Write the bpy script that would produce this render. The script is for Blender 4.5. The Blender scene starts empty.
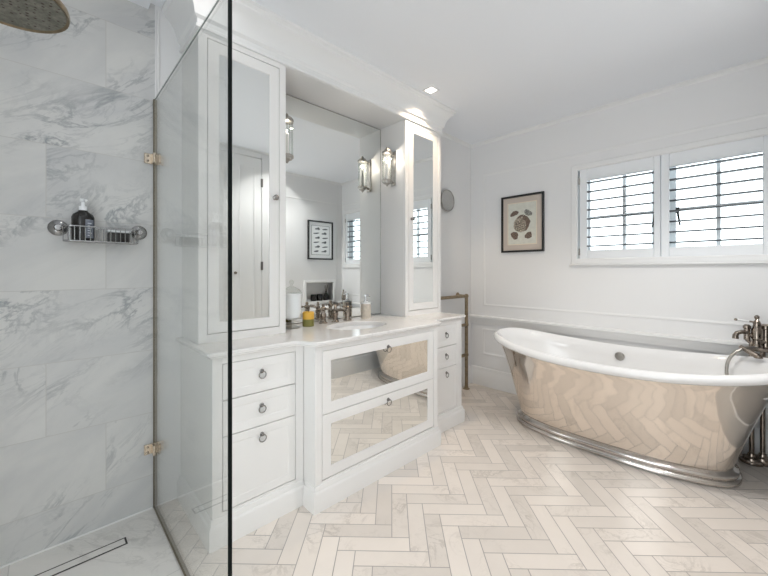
import bpy, bmesh, math, random
from mathutils import Vector, Matrix
random.seed(7)
PI = math.pi
SC = bpy.context.scene
COL = SC.collection

# ------------------------------------------------------------------ camera
F_PX, HALF = 352.7, 768.0
cam_d = bpy.data.cameras.new('camera')
cam_d.sensor_fit = 'HORIZONTAL'
cam_d.sensor_width = 36.0
cam_d.lens = 36.0 * F_PX / 768.0
cam_d.shift_x = 0.0
cam_d.shift_y = -(288 - 271) / 768.0
cam_d.clip_start = 0.02
cam = bpy.data.objects.new('camera', cam_d)
COL.objects.link(cam)
cam.location = (2.19, 0.0, 1.25)
cam.rotation_euler = (PI / 2, 0, PI / 2 - math.atan(338 / F_PX))
SC.camera = cam

# ------------------------------------------------------------------ world, lights, exposure
wd = bpy.data.worlds.new('world')
SC.world = wd
wd.use_nodes = True
bg = wd.node_tree.nodes['Background']
bg.inputs[0].default_value = (0.90, 0.96, 1.0, 1)
bg.inputs[1].default_value = 3.8
SC.view_settings.view_transform = 'Standard'
SC.view_settings.look = 'None'
SC.view_settings.gamma = 1.0
SC.view_settings.use_curve_mapping = False
SC.view_settings.exposure = -0.1
SC.cycles.max_bounces = 14
SC.cycles.diffuse_bounces = 8
SC.cycles.glossy_bounces = 8
SC.cycles.transparent_max_bounces = 16
SC.cycles.caustics_reflective = False
SC.cycles.caustics_refractive = False
SC.cycles.sample_clamp_indirect = 6.0

DOWN_PW = [42, 0.4, 1.8, 0.8, 44, 1, 60]            # power of each ceiling downlight, seen and added
DOWN_COL = (1.0, 0.985, 0.965)
DOWN_POS = [(0.46, 2.165), (0.46, 0.56), (1.62, 0.72), (1.25, -0.12), (2.05, 1.98), (2.0, 0.1), (2.22, 2.28)]

# ------------------------------------------------------------------ material helpers
def nmat(name):
    m = bpy.data.materials.new(name)
    m.use_nodes = True
    nt = m.node_tree
    return m, nt, nt.nodes['Principled BSDF']

def simple(name, col, rough=0.5, metal=0.0, bump=0.0, bscale=60, var=0.0, vscale=8, spec=None, coat=0.0, trans=0.0):
    m, nt, p = nmat(name)
    p.inputs['Roughness'].default_value = rough
    p.inputs['Metallic'].default_value = metal
    p.inputs['Base Color'].default_value = (*col, 1)
    if coat: p.inputs['Coat Weight'].default_value = coat
    if spec is not None: p.inputs['Specular IOR Level'].default_value = spec
    geo = nt.nodes.new('ShaderNodeNewGeometry')
    if var:
        n = nt.nodes.new('ShaderNodeTexNoise'); n.inputs['Scale'].default_value = vscale; n.inputs['Detail'].default_value = 5
        nt.links.new(geo.outputs['Position'], n.inputs['Vector'])
        mx = nt.nodes.new('ShaderNodeMix'); mx.data_type = 'RGBA'
        mx.inputs[6].default_value = (*[c * (1 - var) for c in col], 1)
        mx.inputs[7].default_value = (*[min(1, c * (1 + var)) for c in col], 1)
        nt.links.new(NT(nt).remap(n.outputs[0], 0.33, 0.67), mx.inputs[0]); nt.links.new(mx.outputs[2], p.inputs['Base Color'])
    if bump:
        n = nt.nodes.new('ShaderNodeTexNoise'); n.inputs['Scale'].default_value = bscale; n.inputs['Detail'].default_value = 3
        nt.links.new(geo.outputs['Position'], n.inputs['Vector'])
        b = nt.nodes.new('ShaderNodeBump'); b.inputs['Strength'].default_value = bump; b.inputs['Distance'].default_value = 0.01
        nt.links.new(n.outputs[0], b.inputs['Height']); nt.links.new(b.outputs[0], p.inputs['Normal'])
    return m

class NT:
    """tiny expression helper over a node tree"""
    def __init__(s, nt): s.nt = nt
    def put(s, sock, v):
        if isinstance(v, bpy.types.NodeSocket): s.nt.links.new(v, sock)
        elif v is not None: sock.default_value = v
    def math(s, op, a, b=None, c=None):
        n = s.nt.nodes.new('ShaderNodeMath'); n.operation = op
        s.put(n.inputs[0], a); s.put(n.inputs[1], b); s.put(n.inputs[2], c)
        return n.outputs[0]
    def vmath(s, op, a, b=None):
        n = s.nt.nodes.new('ShaderNodeVectorMath'); n.operation = op
        s.put(n.inputs[0], a); s.put(n.inputs[1], b)
        return n.outputs[0]
    def comb(s, x, y, z):
        n = s.nt.nodes.new('ShaderNodeCombineXYZ')
        for i, v in enumerate((x, y, z)): s.put(n.inputs[i], v)
        return n.outputs[0]
    def sep(s, v):
        n = s.nt.nodes.new('ShaderNodeSeparateXYZ'); s.put(n.inputs[0], v); return n.outputs
    def noise(s, v, scale, detail=4, rough=0.5, dist=0.0):
        n = s.nt.nodes.new('ShaderNodeTexNoise'); s.put(n.inputs['Vector'], v)
        n.inputs['Scale'].default_value = scale; n.inputs['Detail'].default_value = detail
        n.inputs['Roughness'].default_value = rough; n.inputs['Distortion'].default_value = dist
        return n.outputs[0]
    def white(s, v):
        n = s.nt.nodes.new('ShaderNodeTexWhiteNoise'); n.noise_dimensions = '3D'; s.put(n.inputs['Vector'], v)
        return n.outputs['Value'], n.outputs['Color']
    def remap(s, v, a, b, c=0.0, d=1.0):
        n = s.nt.nodes.new('ShaderNodeMapRange'); n.clamp = True
        s.put(n.inputs[0], v); s.put(n.inputs[1], a); s.put(n.inputs[2], b); s.put(n.inputs[3], c); s.put(n.inputs[4], d)
        return n.outputs[0]
    def mix(s, f, a, b):
        n = s.nt.nodes.new('ShaderNodeMix'); n.data_type = 'RGBA'
        s.put(n.inputs[0], f)
        s.put(n.inputs[6], a if isinstance(a, bpy.types.NodeSocket) else (*a, 1))
        s.put(n.inputs[7], b if isinstance(b, bpy.types.NodeSocket) else (*b, 1))
        return n.outputs[2]
    def pos(s):
        return s.nt.nodes.new('ShaderNodeNewGeometry').outputs['Position']

def veins(h, vec, base, mid, dark, scale, amount=1.0):
    """white marble: soft clouds and thin broken veins"""
    cloud = h.remap(h.noise(vec, scale * 0.8, 6, 0.6, 0.6), 0.40, 0.72)
    n1 = h.noise(vec, scale, 7, 0.62, 1.4)
    v1 = h.remap(h.math('ABSOLUTE', h.math('SUBTRACT', n1, 0.5)), 0.0, 0.035, 1.0, 0.0)
    mask = h.remap(h.noise(vec, scale * 0.55, 3, 0.5), 0.47, 0.66)
    n2 = h.noise(vec, scale * 2.3, 8, 0.65, 1.0)
    v2 = h.remap(h.math('ABSOLUTE', h.math('SUBTRACT', n2, 0.52)), 0.0, 0.03, 1.0, 0.0)
    c = h.mix(h.math('MULTIPLY', cloud, 0.75 * amount), base, mid)
    c = h.mix(h.math('MULTIPLY', h.math('MULTIPLY', v1, mask), 0.75 * amount), c, dark)
    c = h.mix(h.math('MULTIPLY', h.math('MULTIPLY', v2, mask), 0.35 * amount), c, dark)
    return c

# ------------------------------------------------------------------ materials
PAINT = simple('wall_paint', (0.785, 0.785, 0.785), 0.55, bump=0.02, bscale=220)
CEIL = simple('ceiling_paint', (0.86, 0.88, 0.915), 0.7)
TRIM = simple('trim_paint', (0.81, 0.81, 0.805), 0.35)
CAB = simple('cabinet_paint', (0.82, 0.812, 0.80), 0.32, bump=0.01, bscale=300)
SHUT = simple('shutter_paint', (0.84, 0.86, 0.88), 0.4)
LOUV = simple('louver_backlit_shade', (0.05, 0.055, 0.06), 0.45)  # white slats seen against the light; their shade is put into the colour
SASH = simple('sash_paint', (0.80, 0.84, 0.86), 0.4)
CERAMIC = simple('white_enamel', (0.86, 0.86, 0.86), 0.1, coat=0.5)
CHROME = simple('chrome', (0.72, 0.72, 0.73), 0.12, 1.0)
NICKEL = simple('aged_nickel', (0.30, 0.255, 0.215), 0.2, 1.0, var=0.25, vscale=60)
BRASS = simple('aged_brass', (0.30, 0.235, 0.155), 0.3, 1.0, var=0.2, vscale=40)
BRACKET = simple('bracket_nickel', (0.74, 0.64, 0.52), 0.22, 1.0)
SEAL = simple('bronze_seal', (0.20, 0.17, 0.12), 0.35, 0.6)
GLASS_EDGE = simple('glass_edge', (0.004, 0.006, 0.006), 0.5, spec=0.1)
MIRROR = simple('mirror_silver', (0.88, 0.90, 0.89), 0.0, 1.0)
BLACK = simple('black_frame', (0.012, 0.012, 0.012), 0.35)
MAT = simple('mat_board', (0.56, 0.49, 0.43), 0.8)
MATLINE = simple('mat_bevel', (0.75, 0.66, 0.52), 0.7)
PAPER = simple('print_paper', (0.64, 0.64, 0.57), 0.8, var=0.05, vscale=30)
PAPERW = simple('white_paper', (0.82, 0.83, 0.83), 0.8)
INK = simple('grey_ink', (0.13, 0.14, 0.15), 0.8, var=0.6, vscale=120)
SHELL = simple('shell_brown', (0.16, 0.115, 0.09), 0.8, var=0.75, vscale=110)
SHELLP = simple('shell_pale', (0.33, 0.29, 0.23), 0.8, var=0.7, vscale=90)
DARKP = simple('dark_plastic', (0.012, 0.011, 0.010), 0.25)
LABELP = simple('bottle_label', (0.16, 0.18, 0.22), 0.5)
LABELT = simple('label_print', (0.55, 0.58, 0.62), 0.5)
WHITEP = simple('white_plastic', (0.82, 0.84, 0.86), 0.35)
STONE = simple('beige_stone', (0.62, 0.56, 0.48), 0.35, var=0.12, vscale=40)
WAXY = simple('yellow_wax', (0.72, 0.42, 0.06), 0.45)
WAXG = simple('green_wax', (0.20, 0.19, 0.05), 0.4)
FROST = simple('frosted_glass', (0.82, 0.86, 0.88), 0.22)
DARKSLOT = simple('dark_slot', (0.03, 0.028, 0.025), 0.5)
HINGE_M = simple('hinge_grey', (0.16, 0.15, 0.14), 0.35, 0.8)
PULL = simple('pull_metal', (0.30, 0.29, 0.28), 0.25, 1.0)
WIRE = simple('wire_chrome', (0.42, 0.42, 0.42), 0.2, 1.0)
SKIRT = simple('skirt_chrome', (0.62, 0.585, 0.55), 0.14, 1.0)
SCB = simple('opal_bulb', (0.9, 0.9, 0.88), 0.3)
PEWTER = simple('pewter', (0.40, 0.38, 0.35), 0.3, 1.0, var=0.15, vscale=30)
EMIT_M, _nt, _p = nmat('lamp_diffuser')
_p.inputs['Base Color'].default_value = (1, 1, 1, 1)
_p.inputs['Emission Color'].default_value = (1.0, 0.95, 0.88, 1); _p.inputs['Emission Strength'].default_value = 5.0

# polished nickel sheet of the bath: slightly rippled by hand
BATHM, _nt, _p = nmat('polished_nickel_sheet')
h = NT(_nt)
_p.inputs['Base Color'].default_value = (0.88, 0.81, 0.735, 1)
_p.inputs['Metallic'].default_value = 1.0
_p.inputs['Roughness'].default_value = 0.09
_b = _nt.nodes.new('ShaderNodeBump'); _b.inputs['Strength'].default_value = 0.16; _b.inputs['Distance'].default_value = 0.02
_nt.links.new(h.noise(h.pos(), 7.0, 1, 0.5), _b.inputs['Height']); _nt.links.new(_b.outputs[0], _p.inputs['Normal'])

def glass_mat(name, tint, ior=1.5):
    m = bpy.data.materials.new(name); m.use_nodes = True
    nt = m.node_tree; nt.nodes.clear()
    out = nt.nodes.new('ShaderNodeOutputMaterial')
    tr = nt.nodes.new('ShaderNodeBsdfTransparent'); tr.inputs[0].default_value = (*tint, 1)
    gl = nt.nodes.new('ShaderNodeBsdfGlossy'); gl.inputs['Roughness'].default_value = 0.0
    fr = nt.nodes.new('ShaderNodeFresnel'); hh = NT(nt); bf = nt.nodes.new('ShaderNodeNewGeometry').outputs['Backfacing']
    nt.links.new(hh.math('ADD', ior, hh.math('MULTIPLY', bf, 1.0 / ior - ior)), fr.inputs[0])
    mx = nt.nodes.new('ShaderNodeMixShader')
    nt.links.new(fr.outputs[0], mx.inputs[0]); nt.links.new(tr.outputs[0], mx.inputs[1]); nt.links.new(gl.outputs[0], mx.inputs[2])
    nt.links.new(mx.outputs[0], out.inputs[0])
    return m
GLASS = glass_mat('shower_glass', (0.985, 0.992, 0.985), 1.45)
PANE = glass_mat('window_glass', (0.97, 0.99, 0.99), 1.3)
TUBE = glass_mat('lamp_glass', (0.93, 0.94, 0.93), 1.5)

# herringbone marble floor: 0.0815 m modules, planks four modules long, laid at 45 degrees to the walls
FLOORM, _nt, _p = nmat('herringbone_marble')
h = NT(_nt)
P = h.sep(h.pos())
w_ = 0.0815
A = h.math('DIVIDE', h.math('SUBTRACT', h.math('MULTIPLY', h.math('ADD', P[0], P[1]), 0.70710678), 1.387), w_)
B = h.math('DIVIDE', h.math('ADD', h.math('MULTIPLY', h.math('SUBTRACT', P[1], P[0]), 0.70710678), 0.0565), w_)
I_, J_ = h.math('FLOOR', A), h.math('FLOOR', B)
fa, fb = h.math('FRACT', A), h.math('FRACT', B)
sidx = h.math('FLOORED_MODULO', h.math('ADD', I_, J_), 8.0)
isv = h.math('GREATER_THAN', sidx, 3.5)
ish = h.math('SUBTRACT', 1.0, isv)
s4 = h.math('SUBTRACT', sidx, h.math('MULTIPLY', isv, 4.0))
def pick(a, b):   # ish ? a : b
    return h.math('ADD', h.math('MULTIPLY', ish, a), h.math('MULTIPLY', isv, b))
along = h.math('ADD', s4, pick(fa, fb))
across = pick(fb, fa)
d1 = h.math('MINIMUM', along, h.math('SUBTRACT', 4.0, along))
d2 = h.math('MINIMUM', across, h.math('SUBTRACT', 1.0, across))
edge = h.math('MINIMUM', d1, d2)
grout = h.remap(edge, 0.014, 0.034, 1.0, 0.0)
ti = h.math('SUBTRACT', I_, h.math('MULTIPLY', ish, s4)); tj = h.math('SUBTRACT', J_, h.math('MULTIPLY', isv, s4))
rv, rc = h.white(h.comb(ti, tj, isv))
vec = h.vmath('ADD', h.pos(), h.vmath('MULTIPLY', rc, (9.0, 9.0, 9.0)))
col = veins(h, vec, (0.85, 0.78, 0.715), (0.76, 0.695, 0.635), (0.47, 0.42, 0.375), 5.0, 0.6)
tone = h.remap(rv, 0.0, 1.0, 0.87, 1.04)
hsv = _nt.nodes.new('ShaderNodeHueSaturation'); _nt.links.new(tone, hsv.inputs['Value']); _nt.links.new(col, hsv.inputs['Color'])
_nt.links.new(h.mix(grout, hsv.outputs[0], (0.36, 0.325, 0.30)), _p.inputs['Base Color'])
_nt.links.new(h.remap(grout, 0, 1, 0.24, 0.6), _p.inputs['Roughness'])
_b = _nt.nodes.new('ShaderNodeBump'); _b.inputs['Strength'].default_value = 0.15; _b.inputs['Distance'].default_value = 0.002
_nt.links.new(h.math('SUBTRACT', 1.0, grout), _b.inputs['Height']); _nt.links.new(_b.outputs[0], _p.inputs['Normal'])

def slab_tiles(name, ux, uy, o, tw, th, shift, base, mid, dark, scale, streak, amount=1.0, rough=0.4):
    """running-bond marble slabs; ux, uy pick the world axes that run along and across the courses"""
    m, nt, p = nmat(name); h = NT(nt)
    pos = h.pos(); S = h.sep(pos)
    row = h.math('DIVIDE', h.math('SUBTRACT', S[uy], o[1]), th); r = h.math('FLOOR', row)
    x = h.math('ADD', h.math('DIVIDE', h.math('SUBTRACT', S[ux], o[0]), tw), h.math('MULTIPLY', r, shift))
    c = h.math('FLOOR', x); fx, fy = h.math('FRACT', x), h.math('FRACT', row)
    ex = h.math('MULTIPLY', h.math('MINIMUM', fx, h.math('SUBTRACT', 1.0, fx)), tw)
    ey = h.math('MULTIPLY', h.math('MINIMUM', fy, h.math('SUBTRACT', 1.0, fy)), th)
    g = h.remap(h.math('MINIMUM', ex, ey), 0.0009, 0.0022, 1.0, 0.0)
    rv, rc = h.white(h.comb(c, r, 3.0))
    a, b = S[ux], S[uy]
    d = h.math('ADD', h.math('MULTIPLY', a, 0.80), h.math('MULTIPLY', b, 0.60))
    e = h.math('SUBTRACT', h.math('MULTIPLY', b, 0.80), h.math('MULTIPLY', a, 0.60))
    sv = h.comb(h.math('MULTIPLY', d, 1.0), h.math('MULTIPLY', e, streak), 0.0)
    vec = h.vmath('ADD', sv, h.vmath('MULTIPLY', rc, (7.0, 7.0, 7.0)))
    col = veins(h, vec, base, mid, dark, scale, amount)
    nt.links.new(h.mix(h.math('MULTIPLY', g, 0.8), col, (0.50, 0.49, 0.47)), p.inputs['Base Color'])
    p.inputs['Roughness'].default_value = rough
    return m
SHOWERM = slab_tiles('shower_wall_marble', 1, 2, (0.212, 0.177), 0.636, 0.3285, 1 / 3.0, (0.63, 0.63, 0.615), (0.48, 0.49, 0.50), (0.22, 0.24, 0.26), 1.9, -2.4, 1.1)
SHOWERB = slab_tiles('shower_side_marble', 0, 2, (0.0, 0.177), 0.636, 0.3285, 1 / 3.0, (0.63, 0.63, 0.615), (0.48, 0.49, 0.50), (0.22, 0.24, 0.26), 1.9, -2.4, 1.1)
SHOWERF = slab_tiles('shower_floor_marble', 0, 1, (0.0, 0.417), 0.53, 0.53, 0.0, (0.76, 0.74, 0.71), (0.66, 0.645, 0.62), (0.42, 0.41, 0.39), 2.6, 2.4, 0.8)
COUNTERM, _nt, _p = nmat('counter_marble')
h = NT(_nt)
_nt.links.new(veins(h, h.pos(), (0.83, 0.82, 0.81), (0.74, 0.735, 0.73), (0.50, 0.49, 0.49), 4.0, 0.6), _p.inputs['Base Color'])
_p.inputs['Roughness'].default_value = 0.12

# ------------------------------------------------------------------ mesh helpers
AXES = {'Z': Matrix.Identity(3), 'X': Matrix(((0, 0, 1), (1, 0, 0), (0, 1, 0))), 'Y': Matrix(((0, 1, 0), (0, 0, 1), (1, 0, 0)))}
class G:
    """collects shapes, in world coordinates, into one mesh"""
    def __init__(s): s.bm = bmesh.new(); s.mi = 0
    def _tag(s, faces):
        for f in faces: f.material_index = s.mi
    def box(s, x0, x1, y0, y1, z0, z1, bev=0.0, seg=1):
        r = bmesh.ops.create_cube(s.bm, size=1.0); v = r['verts']
        for q in v: q.co = Vector(((x0 + x1) / 2 + q.co.x * (x1 - x0), (y0 + y1) / 2 + q.co.y * (y1 - y0), (z0 + z1) / 2 + q.co.z * (z1 - z0)))
        fs = {f for q in v for f in q.link_faces}; s._tag(fs)
        if bev:
            es = list({e for q in v for e in q.link_edges})
            r = bmesh.ops.bevel(s.bm, geom=es, offset=bev, segments=seg, affect='EDGES', profile=0.5); s._tag(r['faces'])
        return s
    def loops(s, L, cyc=True, cap0=False, cap1=False):
        vs = [[s.bm.verts.new(p) for p in lp] for lp in L]
        n = len(L[0]); fs = []
        for a, b in zip(vs[:-1], vs[1:]):
            for i in range(n if cyc else n - 1):
                j = (i + 1) % n
                fs.append(s.bm.faces.new((a[i], a[j], b[j], b[i])))
        if cap0: fs.append(s.bm.faces.new(list(reversed(vs[0]))))
        if cap1: fs.append(s.bm.faces.new(vs[-1]))
        s._tag(fs); return vs
    def lathe(s, prof, c=(0, 0, 0), axis='Z', n=24, cap0=True, cap1=True, sx=1.0, sy=1.0):
        c = Vector(c)
        M = AXES[axis] if isinstance(axis, str) else axis
        L = [[c + M @ Vector((r * sx * math.cos(2 * PI * k / n), r * sy * math.sin(2 * PI * k / n), z)) for k in range(n)] for r, z in prof]
        s.loops(L, True, cap0, cap1); return s
    def tube(s, pts, r, n=8, cyc=False):
        pts = [Vector(p) for p in pts]; m = len(pts)
        rr = r if isinstance(r, (list, tuple)) else [r] * m
        L = []; up = None
        for i, p in enumerate(pts):
            a = pts[i - 1] if i > 0 else (pts[-1] if cyc else p); b = pts[(i + 1) % m] if (i < m - 1 or cyc) else p
            t = (b - a).normalized()
            if up is None: up = Vector((0, 0, 1)) if abs(t.z) < 0.9 else Vector((1, 0, 0))
            u = (up - t * up.dot(t)).normalized(); w = t.cross(u); up = u
            L.append([p + (u * math.cos(2 * PI * k / n) + w * math.sin(2 * PI * k / n)) * rr[i] for k in range(n)])
        if cyc: L.append(L[0])
        s.loops(L, True, not cyc, not cyc); return s
    def ball(s, c, r, sx=1, sy=1, sz=1, n=16):
        q = bmesh.ops.create_uvsphere(s.bm, u_segments=n, v_segments=max(6, n * 2 // 3), radius=r)
        for v in q['verts']: v.co = Vector((c[0] + v.co.x * sx, c[1] + v.co.y * sy, c[2] + v.co.z * sz))
        s._tag({f for v in q['verts'] for f in v.link_faces}); return s
    def ring(s, plane, rect, prof):
        """mitred picture-frame moulding: rect a0,a1,b0,b1; closed profile of (inset, depth); plane 'x' -> (depth, a, b), 'y' -> (a, depth, b)"""
        a0, a1, b0, b1 = rect; L = []
        for i, d in list(prof) + [prof[0]]:
            q = [(a0 + i, b0 + i), (a1 - i, b0 + i), (a1 - i, b1 - i), (a0 + i, b1 - i)]
            L.append([(d, a, b) if plane == 'x' else (a, d, b) if plane == 'y' else (a, b, d) for a, b in q])
        s.loops(L); return s
    def sweep(s, path, prof, side=1, closed=False):
        """profile of (outward offset, z) along a 2D path with mitred corners"""
        L = [offset_path(path, o * side, closed) for o, z in prof]
        L = [[(p[0], p[1], z) for p in lp] for lp, (o, z) in zip(L, prof)]
        s.loops(L + [L[0]], closed)
        if not closed:
            for k in (0, -1):
                try: s._tag([s.bm.faces.new([s.bm.verts.new(lp[k]) for lp in L])])
                except ValueError: pass
        return s
    def poly(s, pts):
        s._tag([s.bm.faces.new([s.bm.verts.new(p) for p in pts])]); return s

def offset_path(path, o, closed=False):
    n = len(path); out = []
    for i in range(n):
        p = Vector(path[i]); ns = []
        if closed or i > 0: d = (p - Vector(path[i - 1])).normalized(); ns.append(Vector((d.y, -d.x)))
        if closed or i < n - 1: d = (Vector(path[(i + 1) % n]) - p).normalized(); ns.append(Vector((d.y, -d.x)))
        if len(ns) == 1: m = ns[0]
        else: m = (ns[0] + ns[1]) / (1 + ns[0].dot(ns[1]))
        out.append(p + m * o)
    return out

WL = {}
def obj(name, g, mats, parent=None, smooth=38, label=None, origin=None):
    bm = g.bm
    bmesh.ops.remove_doubles(bm, verts=bm.verts, dist=1e-6)
    bmesh.ops.recalc_face_normals(bm, faces=bm.faces)
    for f in bm.faces: f.smooth = True
    for e in bm.edges:
        if len(e.link_faces) == 2 and e.calc_face_angle(0) > math.radians(smooth): e.smooth = False
    co = [v.co for v in bm.verts]
    lo = Vector([min(c[i] for c in co) for i in range(3)]); hi = Vector([max(c[i] for c in co) for i in range(3)])
    o_ = Vector(origin) if origin else Vector(((lo.x + hi.x) / 2, (lo.y + hi.y) / 2, lo.z if parent is None else (lo.z + hi.z) / 2))
    bmesh.ops.translate(bm, verts=bm.verts, vec=-o_)
    me = bpy.data.meshes.new(name); bm.to_mesh(me); bm.free()
    for m in (mats if isinstance(mats, (list, tuple)) else [mats]): me.materials.append(m)
    ob = bpy.data.objects.new(name, me); COL.objects.link(ob)
    if parent is not None:
        ob.parent = parent; ob.location = o_ - WL[parent.name]
    else: ob.location = o_
    WL[ob.name] = o_
    if label: ob['label'] = label
    return ob

def tag(o, label, cat, group=None):
    o['label'] = label; o['category'] = cat
    if group: o['group'] = group
    return o
def thing(name, label, cat, loc, group=None):
    o = bpy.data.objects.new(name, None); o.empty_display_size = 0.05; COL.objects.link(o)
    o.location = loc; WL[o.name] = Vector(loc)
    return tag(o, label, cat, group)
def struct(name, g, mats, parent=None, **k):
    o = obj(name, g, mats, parent, **k)
    if parent is None: o['kind'] = 'structure'
    return o

# ------------------------------------------------------------------ the room
W, YF, YN, ZC, YG, XG = 2.41, 3.45, -0.62, 2.66, 0.417, 1.056
WX0, WX1, WZ0, WZ1 = 1.105, 2.315, 1.318, 2.152           # window opening
NY0, NY1, NZ0, NZ1 = 2.785, 3.272, 0.79, 1.07              # niche opening

g = G(); g.poly([(0, YG, 0), (W, YG, 0), (W, YF, 0), (0, YF, 0)]); g.poly([(XG, YN, 0), (W, YN, 0), (W, YG, 0), (XG, YG, 0)])
struct('floor', g, FLOORM)
g = G(); g.poly([(0, YN, 0), (XG, YN, 0), (XG, YG, 0), (0, YG, 0)])
struct('floor_shower', g, SHOWERF)
struct('ceiling', G().box(-0.1, W + 0.2, YN - 0.1, YF + 0.2, ZC, ZC + 0.1), CEIL)
struct('wall_left', G().box(-0.1, 0, YG, YF, -0.02, ZC), PAINT)
struct('wall_shower', G().box(-0.1, 0, YN, YG, -0.02, ZC), SHOWERM)
struct('ceiling_shower', G().box(0.0, XG, YN, YG - 0.03, 2.622, ZC), CEIL)
DX0, DX1, DZ1 = 1.20, 2.34, 2.30       # opening added behind the camera, unseen, to let in fill daylight
g = G(); g.box(-0.1, DX0, YN - 0.1, YN, -0.02, ZC); g.box(DX1, W + 0.1, YN - 0.1, YN, -0.02, ZC); g.box(DX0, DX1, YN - 0.1, YN, DZ1, ZC)
struct('wall_near', g, SHOWERB)
g = G()
g.box(-0.1, WX0, YF, YF + 0.16, -0.02, ZC); g.box(WX1, W + 0.2, YF, YF + 0.16, -0.02, ZC)
g.box(WX0, WX1, YF, YF + 0.16, -0.02, WZ0); g.box(WX0, WX1, YF, YF + 0.16, WZ1, ZC)
struct('wall_far', g, PAINT)
g = G()
g.box(W, W + 0.16, YN, NY0, -0.02, ZC); g.box(W, W + 0.16, NY1, YF, -0.02, ZC)
g.box(W, W + 0.16, NY0, NY1, -0.02, NZ0); g.box(W, W + 0.16, NY0, NY1, NZ1, ZC); g.box(W + 0.13, W + 0.16, NY0, NY1, NZ0, NZ1)
struct('wall_right', g, PAINT)

# marble end trim and shower seal line along the floor
struct('trim_1', G().box(0, 0.014, YG + 0.007, YG + 0.019, 2.165, ZC - 0.03, 0.003), TRIM)
struct('trim_2', G().box(0.0, 0.006, YN, YG - 0.012, 0.0, 0.006), TRIM)

# coving round the room
cove = [(0, 2.628), (0.003, 2.628), (0.009, 2.638), (0.02, 2.650), (0.026, 2.653), (0.026, ZC), (0, ZC)]
struct('trim_3', G().sweep([(0, 2.56), (0, YF), (W, YF), (W, YN + 0.01)], cove), TRIM)
# dado rail on the window wall and the right wall
rail = [(0, 0.672), (0.012, 0.672), (0.014, 0.69), (0.024, 0.705), (0.026, 0.73), (0.034, 0.74), (0.034, 0.757), (0.02, 0.764), (0, 0.764)]
struct('trim_4', G().sweep([(0.0, YF), (W, YF), (W, 3.345)], rail), TRIM)
# skirting
base = [(0, 0), (0.018, 0), (0.018, 0.15), (0.014, 0.158), (0.014, 0.175), (0.008, 0.195), (0, 0.197)]
struct('baseboard_far', G().sweep([(0, YF), (W, YF)], base), TRIM)
struct('baseboard_left', G().sweep([(0, 2.56), (0, YF - 0.018)], base), TRIM)
struct('baseboard_right', G().sweep([(W, YF - 0.018), (W, 1.94)], base), TRIM)
def pm(d, s): return [(0, d), (0, d + s * 0.003), (0.006, d + s * 0.006), (0.012, d + s * 0.005), (0.018, d + s * 0.002), (0.024, d + s * 0.002), (0.024, d)]
g = G(); g.ring('y', (0.16, 2.385, 0.872, 2.30), pm(YF, -1)); struct('trim_5', g, TRIM)
g = G(); g.ring('y', (0.15, 1.22, 0.34, 0.625), pm(YF, -1)); g.ring('y', (1.32, 2.33, 0.34, 0.625), pm(YF, -1)); struct('trim_6', g, TRIM)
g = G()
for b in ((2.05, 2.07, 1.15, 2.30), (3.335, 3.355, 1.15, 2.30), (2.05, 3.355, 2.30, 2.32)): g.box(W - 0.006, W, *b, 0.002)
struct('trim_7', g, TRIM)
# niche surround
g = G(); g.ring('x', (NY0 - 0.038, NY1 + 0.05, NZ0 - 0.045, NZ1 + 0.045), [(0, W), (0, W - 0.012), (0.006, W - 0.016), (0.038, W - 0.016), (0.044, W - 0.01), (0.044, W + 0.0)])
struct('trim_8', g, TRIM)

# ------------------------------------------------------------------ window, outside glazing
YS = 3.545
g = G(); g.ring('y', (WX0 - 0.047, WX1 + 0.047, WZ0 - 0.005, WZ1 + 0.047), [(0, YF), (0, YF - 0.012), (0.004, YF - 0.016), (0.04, YF - 0.016), (0.05, YF - 0.008), (0.05, YF + 0.01)])
win = struct('window_1', g, TRIM)
struct('window_sill', G().box(WX0 - 0.06, WX1 + 0.06, YF - 0.026, YF + 0.03, WZ0 - 0.018, WZ0 - 0.004, 0.003), TRIM, win)
g = G()
mid = (WX0 + WX1) / 2 - 0.005
for a, b in ((WX0, mid), (mid, WX1)):
    g.ring('y', (a, b, WZ0, WZ1), [(0, YS), (0, YS + 0.05), (0.06, YS + 0.05), (0.075, YS + 0.02), (0.075, YS)])
struct('sash', g, SASH, win)
for cx_, z in ((1.437, 1.73), (2.02, 1.73)):
    g = G().box(cx_ - 0.012, cx_ + 0.012, YS + 0.008, YS + 0.036, WZ0 + 0.05, WZ1 - 0.05)
    a, b = (WX0, mid) if cx_ < mid else (mid, WX1)
    g.box(a + 0.05, b - 0.05, YS + 0.010, YS + 0.034, z - 0.010, z + 0.010)
    struct('glazing_bar', g, SASH, win)
    struct('pane', G().box(a + 0.05, b - 0.05, YS + 0.020, YS + 0.024, WZ0 + 0.05, WZ1 - 0.05), PANE, win)
for x0, s in ((1.79, 1), (1.655, -1)):
    g = G().box(x0 - 0.012, x0 + 0.012, YS - 0.014, YS, 1.70, 1.745, 0.003)
    g.tube([(x0, YS - 0.016, 1.725), (x0 + 0.004 * s, YS - 0.032, 1.70), (x0 + 0.018 * s, YS - 0.034, 1.60)], [0.008, 0.008, 0.006])
    struct('window_handle', g, BLACK, win, label='black casement handle')

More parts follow.
